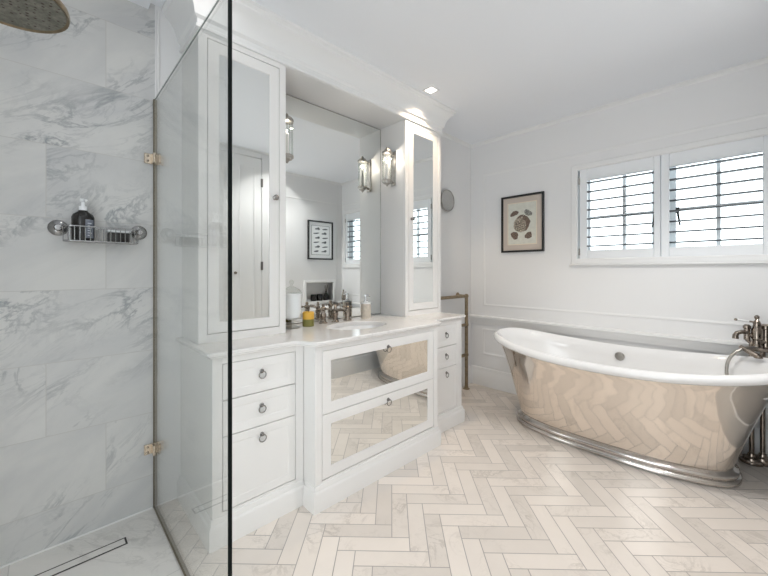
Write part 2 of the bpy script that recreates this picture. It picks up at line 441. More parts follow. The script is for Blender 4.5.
# plantation shutters
def shutter(x0, x1, st0, st1, label):
    t = thing('window_shutter', label, 'shutter', ((x0 + x1) / 2, YF, WZ0 + 0.012), 'plantation shutters')
    z0, z1, y0, y1 = WZ0 + 0.012, WZ1 - 0.004, YF - 0.012, YF + 0.018
    oz0, oz1 = 1.432, 2.045
    obj('stile', G().box(x0, x0 + st0, y0, y1, z0, z1, 0.003), SHUT, t)
    obj('stile', G().box(x1 - st1, x1, y0, y1, z0, z1, 0.003), SHUT, t)
    obj('top_rail', G().box(x0 + st0, x1 - st1, y0 + 0.002, y1 - 0.002, oz1, z1, 0.003), SHUT, t)
    obj('bottom_rail', G().box(x0 + st0, x1 - st1, y0 + 0.002, y1 - 0.002, z0, oz0, 0.003), SHUT, t)
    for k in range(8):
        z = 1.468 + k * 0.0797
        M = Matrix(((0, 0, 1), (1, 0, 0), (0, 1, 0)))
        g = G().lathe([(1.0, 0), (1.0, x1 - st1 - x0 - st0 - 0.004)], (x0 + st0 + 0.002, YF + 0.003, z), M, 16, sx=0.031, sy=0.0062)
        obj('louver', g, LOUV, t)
    return t
t = shutter(1.125, 1.698, 0.060, 0.041, 'white shutter panel with open louvers coloured in backlit shade, nearer the framed shell print')
for z in (1.42, 2.05):
    obj('hinge', G().box(1.116, 1.129, YF - 0.016, YF - 0.008, z - 0.03, z + 0.03, 0.001), PEWTER, t)
t = shutter(1.702, 2.295, 0.051, 0.053, 'white shutter panel with open louvers coloured in backlit shade, above the bath tap')
for z in (1.42, 2.05):
    obj('hinge', G().box(2.291, 2.304, YF - 0.016, YF - 0.008, z - 0.03, z + 0.03, 0.001), PEWTER, t)

# tall cupboard doors on the right wall, seen in the cabinet mirror
g = G()
g.box(W - 0.02, W, 1.845, 1.925, 0.0, 2.635, 0.004); g.box(W - 0.02, W, 1.065, 1.145, 0.0, 2.635, 0.004); g.box(W - 0.02, W, 1.145, 1.845, 2.575, 2.635, 0.004)
struct('trim_9', g, TRIM)
def closet(name, y0, y1, hy, ky):
    g = G().box(W - 0.016, W + 0.0, y0 + 0.002, y1 - 0.002, 0.012, 2.57, 0.002)
    d = struct(name, g, TRIM)
    g = G(); g.ring('x', (y0 + 0.08, y1 - 0.08, 0.25, 2.46), pm(W - 0.016, -1)); struct('panel_moulding', g, TRIM, d)
    for z in (0.33, 1.31, 2.29):
        obj('hinge', G().box(W - 0.026, W - 0.014, hy - 0.012, hy + 0.012, z - 0.05, z + 0.05, 0.002), HINGE_M, d)
    obj('knob', G().lathe([(0.012, 0), (0.007, -0.01), (0.016, -0.022), (0.012, -0.034), (0, -0.036)], (W - 0.016, ky, 1.23), 'X', 16), NICKEL, d)
closet('door_1', 1.497, 1.845, 1.845, 1.53)
closet('door_2', 1.145, 1.493, 1.145, 1.46)

# ------------------------------------------------------------------ downlights
for i, (x, y) in enumerate(DOWN_POS):  # lamps away from the tall cabinets are added, unseen, to flatten the light
    lab = ['square white recessed downlight glowing beside the cornice above the right tall cabinet', 'square recessed downlight above the left tall cabinet', 'added unseen fill downlight in mid ceiling', 'added unseen fill downlight near the shower opening', 'added unseen fill downlight above the bath side', 'added unseen fill downlight in the near corner', 'added unseen fill downlight over the tap end of the bath'][i]
    t = thing('recessed_downlight', lab, 'downlight', (x, y, ZC - 0.006), 'ceiling downlights')
    g = G(); g.ring('z', (x - 0.048, x + 0.048, y - 0.048, y + 0.048), [(0, ZC), (0, ZC - 0.006), (0.014, ZC - 0.004), (0.014, ZC)]); obj('trim_ring', g, TRIM, t)
    obj('diffuser', G().box(x - 0.034, x + 0.034, y - 0.034, y + 0.034, ZC - 0.003, ZC - 0.0005), EMIT_M, t)
    ld = bpy.data.lights.new('downlight_lamp', 'SPOT' if i in (0, 4, 6) else 'AREA')
    if i in (0, 4, 6): ld.spot_size = math.radians(118); ld.spot_blend = 0.5; ld.shadow_soft_size = 0.025
    else: ld.shape = 'SQUARE'; ld.size = 0.05
    ld.energy = DOWN_PW[i]; ld.color = (1.0, 0.78, 0.54) if i == 0 else DOWN_COL
    lo = bpy.data.objects.new('downlight_lamp', ld); COL.objects.link(lo); lo.parent = t; lo.location = (0, 0, -0.002)
# daylight portals at the added unseen opening and at the window
ld = bpy.data.lights.new('added_opening_daylight', 'AREA'); ld.shape = 'RECTANGLE'; ld.size = DX1 - DX0; ld.size_y = DZ1
ld.cycles.is_portal = True
lo = bpy.data.objects.new('added_opening_daylight', ld); COL.objects.link(lo); lo.location = ((DX0 + DX1) / 2, YN - 0.095, DZ1 / 2); lo.rotation_euler = (PI / 2, 0, 0)
ld = bpy.data.lights.new('window_daylight', 'AREA'); ld.shape = 'RECTANGLE'; ld.size = WX1 - WX0; ld.size_y = WZ1 - WZ0
ld.cycles.is_portal = True
lo = bpy.data.objects.new('window_daylight', ld); COL.objects.link(lo); lo.location = ((WX0 + WX1) / 2, YF + 0.155, (WZ0 + WZ1) / 2); lo.rotation_euler = (-PI / 2, 0, 0)

# ------------------------------------------------------------------ vanity: three drawer units under one worktop
ZT, ZB = 0.885, 0.857
XS, XM = 0.515, 0.625                    # front faces of the side units and of the middle unit
def ring_pull(x, y, z, parent):
    g = G().lathe([(0.011, 0.0), (0.011, 0.003), (0.006, 0.006), (0.005, 0.014), (0, 0.015)], (x, y, z), 'X', 14)
    pl = obj('ring_pull', g, PULL, parent, label='grey metal ring pull')
    g = G(); cz = z - 0.017
    g.tube([(x + 0.011, y + 0.0175 * math.cos(a), cz + 0.0175 * math.sin(a)) for a in [2 * PI * k / 20 for k in range(20)]], 0.0028, 6, True)
    obj('ring', g, PULL, pl)
def shaker(name, y0, y1, z0, z1, xf, parent, mat_in=None, wd=0.045, flat=False):
    """framed front standing in the plane x = xf"""
    g = G(); RD = 0.007 if mat_in else 0.003
    g.ring('x', (y0, y1, z0, z1), [(0, xf - 0.018), (0.0, xf - 0.002), (0.002, xf), (wd - 0.005, xf), (wd - 0.003, xf - 0.001), (wd, xf - RD), (wd, xf - 0.018)])
    if mat_in is None: g.box(xf - 0.018, xf - 0.0029, y0 + wd, y1 - wd, z0 + wd, z1 - wd)
    d = obj(name, g, CAB, parent)
    if mat_in is not None:
        obj('mirror_panel', G().box(xf - 0.016, xf - 0.006, y0 + wd - 0.002, y1 - wd + 0.002, z0 + wd - 0.002, z1 - wd + 0.002), mat_in, d, label='mirror glass panel')
    return d
def carcass(y0, y1, xf, rect, parent, zb=0.0):
    """hollow box with a face frame of its own round the drawer opening"""
    a0, a1, b0, b1 = rect
    g = G()
    g.box(0.006, xf - 0.02, y0, y0 + 0.018, zb, ZB); g.box(0.006, xf - 0.02, y1 - 0.018, y1, zb, ZB)
    g.box(0.006, xf - 0.02, y0 + 0.018, y1 - 0.018, 0.09, 0.108); g.box(0.006, 0.016, y0 + 0.018, y1 - 0.018, 0.108, ZB)
    g.box(xf - 0.02, xf, y0, a0, zb, ZB, 0.002); g.box(xf - 0.02, xf, a1, y1, zb, ZB, 0.002)
    g.box(xf - 0.02, xf, a0, a1, zb, b0); g.box(xf - 0.02, xf, a0, a1, b1, ZB)
    return obj('body', g, CAB, parent)
plinth = [(0, 0), (0.018, 0), (0.018, 0.092), (0.015, 0.1), (0.009, 0.106), (0.009, 0.116), (0.004, 0.128), (0, 0.13)]
zs = [(0.148, 0.485), (0.489, 0.652), (0.656, 0.822)]
def side_unit(y0, y1, a0, a1, path, label):
    t = thing('drawer_unit', label, 'vanity cabinet', (0.26, (y0 + y1) / 2, 0), 'painted vanity units')
    carcass(y0, y1, XS, (a0 - 0.003, a1 + 0.003, 0.145, 0.825), t)
    for k, (z0, z1) in enumerate(zs):
        d = shaker('cupboard_door' if k == 0 else 'drawer', a0, a1, z0, z1, XS, t, wd=0.042)
        ring_pull(XS - (0.0 if k == 0 else 0.0029), (a0 + a1) / 2, (0.445 if k == 0 else (z0 + z1) / 2 + 0.017), d)
    obj('plinth', G().sweep(path, plinth), CAB, t)
side_unit(0.538, 1.004, 0.586, 0.954, [(0.006, 0.538), (XS, 0.538), (XS, 1.0)], 'white drawer unit with three ring pulls, on the left, behind the shower glass edge')
side_unit(2.036, 2.502, 2.145, 2.432, [(XS, 2.04), (XS, 2.502), (0.006, 2.502)], 'narrow white drawer unit with three ring pulls, beside the towel radiator')
# (paths run so that the outward side is to the right of travel)
t = thing('drawer_unit', 'wide white middle unit with two mirrored drawer fronts under the basin', 'vanity cabinet', (0.31, 1.52, 0), 'painted vanity units')
carcass(1.006, 2.034, XM, (1.049, 1.99, 0.143, 0.829), t)
for k, (z0, z1) in enumerate(((0.147, 0.486), (0.490, 0.826))):
    d = shaker('drawer', 1.052, 1.987, z0, z1, XM, t, MIRROR, 0.058)
    ring_pull(XM, 1.535, z1 - 0.045 if k else 0.452, d)
obj('plinth', G().sweep([(XS + 0.02, 1.006), (XM, 1.006), (XM, 2.034), (XS + 0.02, 2.034)], plinth), CAB, t)

# worktop with a moulded edge, bow-fronted middle and an oval cut-out
def smooth(a, b, n):
    out = []
    for k in range(n + 1):
        q = k / n; e = q * q * (3 - 2 * q)
        out.append((a[0] + (b[0] - a[0]) * e, a[1] + (b[1] - a[1]) * q))
    return out
outl = [(0.004, 0.512)] + [(0.535, 0.512), (0.543, 0.52)] + smooth((0.545, 0.94), (0.655, 1.0), 8) + smooth((0.655, 2.04), (0.545, 2.10), 8) + [(0.543, 2.522), (0.535, 2.53), (0.004, 2.53)]
SKX, SKY, SKA, SKB = 0.345, 1.52, 0.165, 0.225
def oval(sc, z, n=48): return [(SKX + SKA * sc * math.cos(2 * PI * k / n), SKY + SKB * sc * math.sin(2 * PI * k / n), z) for k in range(n)]
g = G(); bm = g.bm
ogee = [(-0.006, ZT), (-0.001, ZT - 0.004), (0.0, ZT - 0.009), (-0.003, ZT - 0.014), (-0.003, ZT - 0.018), (-0.012, ZT - 0.022), (-0.015, ZB)]
L = [[(p[0], p[1], z) for p in offset_path(outl, o, True)] for o, z in ogee]
vs = g.loops(L)
hv = g.loops([oval(1.0, ZT), oval(0.985, ZT - 0.004), oval(0.985, ZB)])
for a, b in ((vs[0], hv[0]), (vs[-1], hv[-1])):
    es = []
    for lp in (a, b):
        for i in range(len(lp)):
            e = bm.edges.get((lp[i], lp[(i + 1) % len(lp)])); es.append(e)
    bmesh.ops.triangle_fill(bm, use_beauty=True, use_dissolve=False, edges=es)
top = obj('vanity_worktop', g, COUNTERM, smooth=30)
tag(top, 'white marble worktop with moulded edge across the three vanity units', 'worktop')
# basin under the cut-out
t = thing('basin', 'white oval basin sunk into the marble worktop', 'basin', (SKX, SKY, 0.735))
prof = [(1.10, ZB - 0.0015), (1.0, ZB - 0.002), (0.985, ZB - 0.012), (0.95, 0.80), (0.84, 0.765), (0.60, 0.742), (0.14, 0.735)]
g = G(); g.loops([oval(s, z) for s, z in prof], cap1=True); obj('bowl', g, CERAMIC, t)
obj('waste', G().lathe([(0.024, 0), (0.024, 0.003), (0.016, 0.005), (0, 0.005)], (SKX, SKY, 0.7355), n=20), CHROME, t, label='chrome waste')

# ------------------------------------------------------------------ mirror and tall cabinets
mz0, mz1 = ZT + 0.002, 2.448
my0, my1 = 1.024, 2.052
t = thing('wall_mirror', 'large unframed wall mirror behind the basin taps', 'mirror', (0.004, 1.53, mz0))
obj('mirror_panel', G().box(0.002, 0.008, my0, my1, mz0, mz1), MIRROR, t)
g = G(); g.ring('x', (my0, my1, mz0, mz1), [(0, 0.002), (0, 0.010), (0.003, 0.010), (0.003, 0.002)]); obj('edge_trim', g, PEWTER, t)

XT = 0.29
def tall(y0, y1, d0, d1, ky, path, label):
    t = thing('tall_cabinet', label, 'tall cabinet', (0.15, (y0 + y1) / 2, ZT), 'tall mirrored cabinets on the worktop')
    z0, z1 = ZT + 0.0005, 2.455
    g = G()
    g.box(0.002, XT - 0.02, y0, y0 + 0.018, z0, z1); g.box(0.002, XT - 0.02, y1 - 0.018, y1, z0, z1); g.box(0.002, 0.012, y0 + 0.018, y1 - 0.018, z0, z1)
    g.box(XT - 0.02, XT, y0, d0 - 0.003, z0, z1, 0.002); g.box(XT - 0.02, XT, d1 + 0.003, y1, z0, z1, 0.002)
    g.box(XT - 0.02, XT, d0 - 0.003, d1 + 0.003, z0, 0.928); g.box(XT - 0.02, XT, d0 - 0.003, d1 + 0.003, 2.428, z1)
    obj('body', g, CAB, t)
    d = shaker('door', d0, d1, 0.931, 2.425, XT, t, MIRROR, 0.058)
    g = G().lathe([(0.012, 0), (0.006, 0.004), (0.006, 0.012), (0.015, 0.018), (0.016, 0.024), (0.01, 0.029), (0, 0.03)], (XT, ky, 1.67), 'X', 18)
    obj('knob', g, PULL, d, label='grey metal knob')
tall(0.545, 1.020, 0.590, 0.977, 0.949, None, 'tall white cabinet with mirrored door behind the shower glass')
tall(2.056, 2.515, 2.098, 2.473, 2.128, None, 'tall white cabinet with mirrored door beside the round wall mirror')
# bridge over the mirror, then the cornice round the whole top
struct('trim_10', G().box(0.002, XT, 0.545, 2.515, 2.4555, ZC - 0.001), TRIM)
corn = [(0.0, 2.458), (0.012, 2.458), (0.014, 2.470), (0.006, 2.478), (0.008, 2.500), (0.022, 2.512), (0.026, 2.535), (0.040, 2.575), (0.062, 2.607), (0.082, 2.622), (0.084, 2.632), (0.098, 2.642), (0.098, 2.6595), (0.0, 2.6595)]
struct('trim_11', G().sweep([(0.002, 0.545), (XT, 0.545), (XT, 2.515), (0.002, 2.515)], corn), TRIM)

# ------------------------------------------------------------------ sconces
def sconce(y_wall, s, label):
    x, y = 0.16, y_wall + s * 0.078
    t = thing('wall_sconce', label, 'wall light', (x, y_wall, 1.93), 'glass tube sconces')
    obj('backplate', G().box(x - 0.028, x + 0.028, min(y_wall, y_wall + s * 0.010), max(y_wall, y_wall + s * 0.010), 1.945, 2.225, 0.004), PEWTER, t)
    for z in (1.972, 2.198):
        g = G().tube([(x, y_wall + s * 0.008, z), (x, y - s * 0.03, z)], 0.009, 10); g.lathe([(0.040, -0.009), (0.042, 0.0), (0.040, 0.009)], (x, y, z), n=24)
        obj('collar', g, PEWTER, t)
    k = 1
    obj('finial', G().lathe([(0.034, 0), (0.03, 0.012), (0.012, 0.02), (0.009, 0.03), (0.004, 0.038), (0, 0.039)], (x, y, 2.206), n=18), PEWTER, t)
    obj('finial', G().lathe([(0.034, 0), (0.03, -0.012), (0.012, -0.02), (0.009, -0.028), (0.004, -0.034), (0, -0.035)], (x, y, 1.964), n=18), PEWTER, t)
    g = G()
    for q in range(12):
        a = 2 * PI * q / 12
        g.tube([(x + 0.034 * math.cos(a), y + 0.034 * math.sin(a), 1.98), (x + 0.034 * math.cos(a), y + 0.034 * math.sin(a), 2.19)], 0.0045, 6)
    obj('glass_rods', g, TUBE, t)
    ld = bpy.data.lights.new('sconce_lamp', 'POINT'); ld.energy = 1.3; ld.color = (1.0, 0.9, 0.78); ld.shadow_soft_size = 0.008
    lo = bpy.data.objects.new('sconce_lamp', ld); COL.objects.link(lo); lo.parent = t; lo.location = (0, y - y_wall, 0.225)
    obj('bulb', G().lathe([(0.011, 0), (0.011, 0.13), (0.005, 0.14)], (x, y, 1.985), n=12), SCB, t)
sconce(1.020, 1, 'nickel and glass tube sconce peeping from behind the left tall cabinet')
sconce(2.056, -1, 'nickel and glass tube sconce on the side of the right tall cabinet')

# ------------------------------------------------------------------ basin taps and things on the worktop
t = thing('basin_tap_set', 'aged nickel three-piece basin taps with arched spout behind the basin', 'taps', (0.12, 1.5, ZT))
hp = [(0.026, 0), (0.026, 0.006), (0.016, 0.014), (0.014, 0.03), (0.018, 0.04), (0.018, 0.055), (0.013, 0.065), (0.012, 0.078), (0.017, 0.084), (0.017, 0.094), (0.008, 0.104), (0.010, 0.112), (0.006, 0.120), (0, 0.121)]
hp = [(r * 1.2, z * 1.12) for r, z in hp]
for y in (1.40, 1.612):
    hd = obj('tap_handle', G().lathe(hp, (0.115, y, ZT), n=20), NICKEL, t)
    g = G()
    for a in (0.5, 0.5 + PI / 2):
        dx, dy = math.cos(a) * 0.034, math.sin(a) * 0.034
        g.tube([(0.115 - dx, y - dy, ZT + 0.10), (0.115 + dx, y + dy, ZT + 0.10)], 0.0055, 8)
        for q in (-1, 1): g.ball((0.115 + q * dx, y + q * dy, ZT + 0.10), 0.008, n=10)
    obj('cross_head', g, NICKEL, hd)
g = G().lathe([(0.028, 0), (0.028, 0.006), (0.018, 0.014), (0.016, 0.04), (0.021, 0.05), (0.021, 0.068), (0.015, 0.075), (0.017, 0.092), (0.012, 0.10), (0.012, 0.112), (0.007, 0.118), (0.009, 0.126), (0, 0.132)], (0.12, 1.5, ZT), n=20)
sp = [(0.12, 1.5, ZT + 0.082), (0.18, 1.5, ZT + 0.092), (0.225, 1.5, ZT + 0.092), (0.252, 1.5, ZT + 0.080), (0.262, 1.5, ZT + 0.055), (0.262, 1.5, ZT + 0.034)]
g.tube(sp, [0.011, 0.011, 0.011, 0.0115, 0.012, 0.0125], 12); g.lathe([(0.014, 0), (0.015, 0.008), (0.013, 0.014)], (0.262, 1.5, ZT + 0.028), n=14)
obj('spout', g, NICKEL, t)

cx_, cy_ = 0.156, 1.255
t = thing('pillar_candle', 'yellow and green pillar candle on the worktop beside the taps', 'candle', (cx_, cy_, ZT))
obj('green_base', G().lathe([(0.036, 0), (0.038, 0.003), (0.038, 0.048)], (cx_, cy_, ZT), n=28), WAXG, t, label='olive green lower half')
obj('yellow_top', G().lathe([(0.038, 0.048), (0.038, 0.092), (0.035, 0.095), (0.028, 0.090), (0, 0.088)], (cx_, cy_, ZT), n=28), WAXY, t, label='yellow upper half')
obj('wick', G().tube([(cx_, cy_, ZT + 0.088), (cx_ + 0.001, cy_, ZT + 0.098), (cx_ + 0.004, cy_, ZT + 0.104)], 0.0014, 6), BLACK, t)

cx_, cy_ = 0.125, 1.785
t = thing('soap_dispenser', 'beige stone soap dispenser with chrome pump by the mirror', 'soap dispenser', (cx_, cy_, ZT))
obj('bottle', G().lathe([(0.036, 0), (0.038, 0.004), (0.037, 0.112)], (cx_, cy_, ZT), n=28), STONE, t)
obj('rim', G().lathe([(0.039, 0.112), (0.040, 0.116), (0.039, 0.124), (0.02, 0.126), (0.013, 0.134)], (cx_, cy_, ZT), n=28), CERAMIC, t, label='white rim')
g = G().lathe([(0.012, 0.126), (0.012, 0.142), (0.005, 0.145), (0.005, 0.166), (0.013, 0.168), (0.013, 0.182), (0, 0.184)], (cx_, cy_, ZT), n=16)
g.tube([(cx_, cy_, ZT + 0.175), (cx_ + 0.04, cy_, ZT + 0.175), (cx_ + 0.05, cy_, ZT + 0.168)], 0.006, 8); obj('pump', g, CHROME, t)

cx_, cy_ = 0.15, 1.135
t = thing('apothecary_jar', 'tall lidded white glass jar on a clear foot beside the left tall cabinet', 'jar', (cx_, cy_, ZT))
obj('foot', G().lathe([(0.052, 0), (0.052, 0.004), (0.03, 0.014), (0.014, 0.03), (0.014, 0.045), (0.03, 0.056)], (cx_, cy_, ZT), n=28), TUBE, t, label='clear glass foot')
obj('bowl', G().lathe([(0.03, 0.056), (0.052, 0.07), (0.06, 0.10), (0.062, 0.20), (0.064, 0.222)], (cx_, cy_, ZT), n=32), FROST, t)
obj('lid', G().lathe([(0.066, 0.223), (0.066, 0.230), (0.05, 0.246), (0.022, 0.262), (0.01, 0.268), (0.009, 0.28), (0.017, 0.292), (0.012, 0.305), (0, 0.31)], (cx_, cy_, ZT), n=32), TUBE, t, label='clear glass domed lid')

# ------------------------------------------------------------------ shower
t = thing('shower_screen', 'frameless clear glass shower screen with dark free edge', 'shower screen', (0.53, YG, 0))
gt = 0.006
g = G().box(0.006, XG - 0.002, YG - gt, YG + gt, 0.008, 2.156); obj('glass_panel', g, GLASS, t)
obj('edge_strip', G().box(XG - 0.002, XG + 0.002, YG - gt, YG + gt, 0.008, 2.156), GLASS_EDGE, t, label='dark glass edge')
obj('top_edge', G().box(0.006, XG - 0.002, YG - 0.0025, YG + 0.0025, 2.156, 2.1566), simple('glass_edge_green', (0.30, 0.36, 0.33), 0.2), t)
obj('wall_seal', G().box(0.0005, 0.011, YG - 0.009, YG + 0.009, 0.0, 2.156, 0.002), SEAL, t, label='bronze wall seal')
obj('floor_seal', G().box(0.011, XG, YG - 0.009, YG + 0.009, 0.0, 0.009, 0.002), SEAL, t, label='bronze floor seal')
for z in (1.838, 0.318):
    g = G().box(0.012, 0.052, YG - 0.018, YG - gt, z - 0.026, z + 0.026, 0.003); g.box(0.012, 0.052, YG + gt, YG + 0.018, z - 0.026, z + 0.026, 0.003)
    g.box(0.0005, 0.012, YG - 0.050, YG + 0.018, z - 0.026, z + 0.026, 0.002)
    br = obj('wall_bracket', g, BRACKET, t, label='nickel glass clamp')
    g = G()
    for q in (-0.013, 0.013): g.lathe([(0.006, 0), (0.006, 0.002), (0.003, 0.003), (0, 0.003)], (0.012, YG - 0.034, z + q), 'X', 12)
    obj('screw_heads', g, NICKEL, br)

HX, HY, HZ = 0.752, -0.090, 2.0
t = thing('overhead_shower', 'large round aged brass overhead shower rose', 'shower head', (HX, HY, HZ))
obj('rose', G().lathe([(0.134, 0.008), (0.142, 0.002), (0.144, 0.010), (0.142, 0.020), (0.12, 0.030), (0.05, 0.042), (0.028, 0.06), (0.018, 0.08)], (HX, HY, HZ), n=56, cap0=False), BRASS, t)
m, nt, p = nmat('rose_face'); h = NT(nt)
q = h.vmath('SUBTRACT', h.pos(), (HX, HY, HZ)); S = h.sep(q)
vor = nt.nodes.new('ShaderNodeTexVoronoi'); vor.inputs['Scale'].default_value = 62; vor.inputs['Randomness'].default_value = 0.25; nt.links.new(q, vor.inputs['Vector'])
hole = h.remap(vor.outputs['Distance'], 0.20, 0.28, 1.0, 0.0)
scale_n = h.remap(h.noise(q, 45, 6, 0.7), 0.4, 0.65)
nt.links.new(h.mix(hole, h.mix(scale_n, (0.13, 0.125, 0.10), (0.25, 0.24, 0.20)), (0.05, 0.03, 0.02)), p.inputs['Base Color'])
p.inputs['Roughness'].default_value = 0.45; p.inputs['Metallic'].default_value = 0.55
obj('spray_face', G().lathe([(0.135, 0.008), (0.135, 0.006), (0.0, 0.004)], (HX, HY, HZ), n=56, cap0=False, cap1=False), m, t, label='limescaled spray plate with nozzle holes')
g = G().tube([(HX, HY, HZ + 0.075), (HX, HY, ZC - 0.0015)], 0.012, 14); g.lathe([(0.035, 0), (0.035, -0.008), (0.014, -0.02)], (HX, HY, ZC - 0.001), n=24); obj('drop_arm', g, BRASS, t)

# wire basket on the marble
t = thing('shower_basket', 'chrome wire soap basket mounted on the marble shower wall', 'basket', (0.05, 0.19, 1.383))
def rrect(x0, x1, y0, y1, z, r=0.03, n=5):
    out = []
    for cx, cy, a0 in ((x1 - r, y1 - r, 0), (x0 + r, y1 - r, PI / 2), (x0 + r, y0 + r, PI), (x1 - r, y0 + r, 3 * PI / 2)):
        for k in range(n + 1):
            a = a0 + PI / 2 * k / n; out.append((cx + r * math.cos(a), cy + r * math.sin(a), z))
    return out
g = G()
bx0, bx1, by0, by1, bz0, bz1 = 0.020, 0.105, 0.055, 0.330, 1.386, 1.452
for z, r in ((bz1, 0.0032), (bz0, 0.0026)): g.tube(rrect(bx0, bx1, by0, by1, z), r, 6, True)
for k in range(14):
    y = by0 + 0.018 + k * (by1 - by0 - 0.036) / 13
    g.tube([(bx1, y, bz1), (bx1, y, bz0), (bx0, y, bz0), (bx0, y, bz1)], 0.0017, 5)
for k in range(3):
    x = 0.04 + 0.022 * k; g.tube([(x, by0, bz1), (x, by0, bz0), (x, by1, bz0), (x, by1, bz1)], 0.0017, 5)
obj('wire_frame', g, WIRE, t)
for y in (0.040, 0.345):
    g = G().lathe([(0.036, 0.0005), (0.036, 0.004), (0.028, 0.012), (0.016, 0.017), (0.012, 0.03), (0.012, 0.036), (0, 0.038)], (0, y, 1.447), 'X', 24)
    g.tube([(0.028, y, 1.447), (0.03, y + (0.022 if y < 0.2 else -0.022), 1.450)], 0.006, 8)
    obj('mounting_disc', g, WIRE, t)
bxx, byy = 0.062, 0.123
t = thing('pump_bottle', 'dark shampoo bottle with white pump standing in the shower basket', 'bottle', (bxx, byy, bz0 + 0.003))
z0 = bz0 + 0.003
obj('bottle', G().lathe([(0.038, 0), (0.041, 0.004), (0.041, 0.108), (0.036, 0.120), (0.018, 0.134), (0.015, 0.140)], (bxx, byy, z0), n=28, sx=0.8), DARKP, t)
obj('pump', G().lathe([(0.015, 0.139), (0.015, 0.158), (0.007, 0.160), (0.006, 0.178), (0.012, 0.180), (0.012, 0.192), (0, 0.193)], (bxx, byy, z0), n=18).tube([(bxx, byy, z0 + 0.186), (bxx + 0.03, byy + 0.01, z0 + 0.183)], 0.005, 8), WHITEP, t, label='white pump')
g = G()
def lab_pt(a, z): return (bxx + 0.0415 * 0.8 * math.cos(a) + 0.0003, byy + 0.0415 * math.sin(a), z)
g.loops([[lab_pt(0.15 + k * 0.1, z0 + 0.012) for k in range(10)], [lab_pt(0.15 + k * 0.1, z0 + 0.096) for k in range(10)]], False)
g.mi = 1
for q in range(6):
    zz = z0 + 0.022 + q * 0.011
    g.loops([[(p[0] + 0.0006, p[1], p[2]) for p in [lab_pt(0.35 + k * 0.1, zz) for k in range(3 + (q * 2) % 4)]], [(p[0] + 0.0006, p[1], p[2]) for p in [lab_pt(0.35 + k * 0.1, zz + 0.004) for k in range(3 + (q * 2) % 4)]]], False)
obj('label', g, [LABELP, LABELT], t, label='blue grey label with fine print')
t = thing('soap_tin', 'short black tub with pale lid lying in the shower basket', 'tub', (0.06, 0.255, z0))
obj('tub', G().box(0.034, 0.088, 0.212, 0.298, z0, z0 + 0.045, 0.006, 2), DARKP, t)
obj('lid', G().box(0.032, 0.090, 0.210, 0.300, z0 + 0.0455, z0 + 0.056, 0.003, 2), WHITEP, t, label='pale lid')

# linear drain
t = thing('linear_drain', 'long slot drain in the marble shower floor', 'drain', (0.183, -0.1, 0))
dx0, dx1, dy0, dy1 = 0.155, 0.210, -0.48, 0.271
g = G(); g.ring('z', (dx0, dx1, dy0, dy1), [(0, 0.0003), (0, 0.0014), (0.0075, 0.0014), (0.0075, 0.0003)]); obj('slot', g, DARKSLOT, t, label='dark slot')
obj('infill', G().box(dx0 + 0.0075, dx1 - 0.0075, dy0 + 0.0075, dy1 - 0.0075, 0.0003, 0.0018), SHOWERF, t)

# ------------------------------------------------------------------ bath
BX, BY, BA, BB, BZ, RISE, BN, BP, RR = 1.487, 2.980, 0.881, 0.423, 0.647, 0.083, 2.702, 2.132, 0.03
def sup(th, n):
    c, s = math.cos(th), math.sin(th); e = 2 / n
    return math.copysign(abs(c) ** e, c), math.copysign(abs(s) ** e, s)
NB = 96
def rim_loop(o, dz, n=BN, k=1.0):
    out = []
    for q in range(NB):
        ux, uy = sup(2 * PI * q / NB, n)
        out.append((BX + (BA + o) * ux, BY + (BB + o) * uy, BZ + RISE * abs(ux) ** BP * k + dz))
    return out
def lerp_loop(f, zb, a2, b2, n2, bx=1.471):
    """body ring at fraction f (0 under the rim, 1 at the foot)"""
    out = []; fe = f ** 0.80
    for q in range(NB):
        th = 2 * PI * q / NB
        ux, uy = sup(th, BN); vx, vy = sup(th, n2)
        x1, y1, z1 = BX + (BA - 0.034) * ux, BY + (BB - 0.034) * uy, BZ + RISE * abs(ux) ** BP - 0.052
        x2, y2 = bx + a2 * vx, BY + b2 * vy
        out.append((x1 + (x2 - x1) * fe, y1 + (y2 - y1) * fe, z1 + (zb - z1) * f))
    return out
t = thing('bath', 'freestanding boat bath in polished nickel with white roll-top rim under the window', 'bath', (BX, BY, 0))
A2, B2, N2 = 0.662, 0.266, 2.63
g = G(); g.loops([lerp_loop(k / 20, 0.075, A2 - 0.018, B2 - 0.018, N2) for k in range(21)]); obj('outer_shell', g, BATHM, t, smooth=60, label='rippled polished nickel shell')
def foot(o, z):
    out = []
    for q in range(NB):
        vx, vy = sup(2 * PI * q / NB, N2); out.append((1.471 + (A2 + o) * vx, BY + (B2 + o) * vy, z))
    return out
fp = [(-0.03, 0.0), (0.010, 0.0), (0.018, 0.006), (0.018, 0.022), (0.012, 0.030), (0.004, 0.034), (0.004, 0.038), (0.008, 0.044), (0.008, 0.056), (0.002, 0.064), (-0.008, 0.068), (-0.016, 0.078), (-0.02, 0.08)]
g = G(); g.loops([foot(o, z) for o, z in fp], cap0=True); obj('plinth_skirt', g, SKIRT, t, smooth=50, label='chrome moulded skirt')
L = [rim_loop(-RR - RR * math.cos(a) * -1 * 1.0, -RR + RR * math.sin(a)) for a in [(-0.72 + k * 0.12) * PI for k in range(11)]]
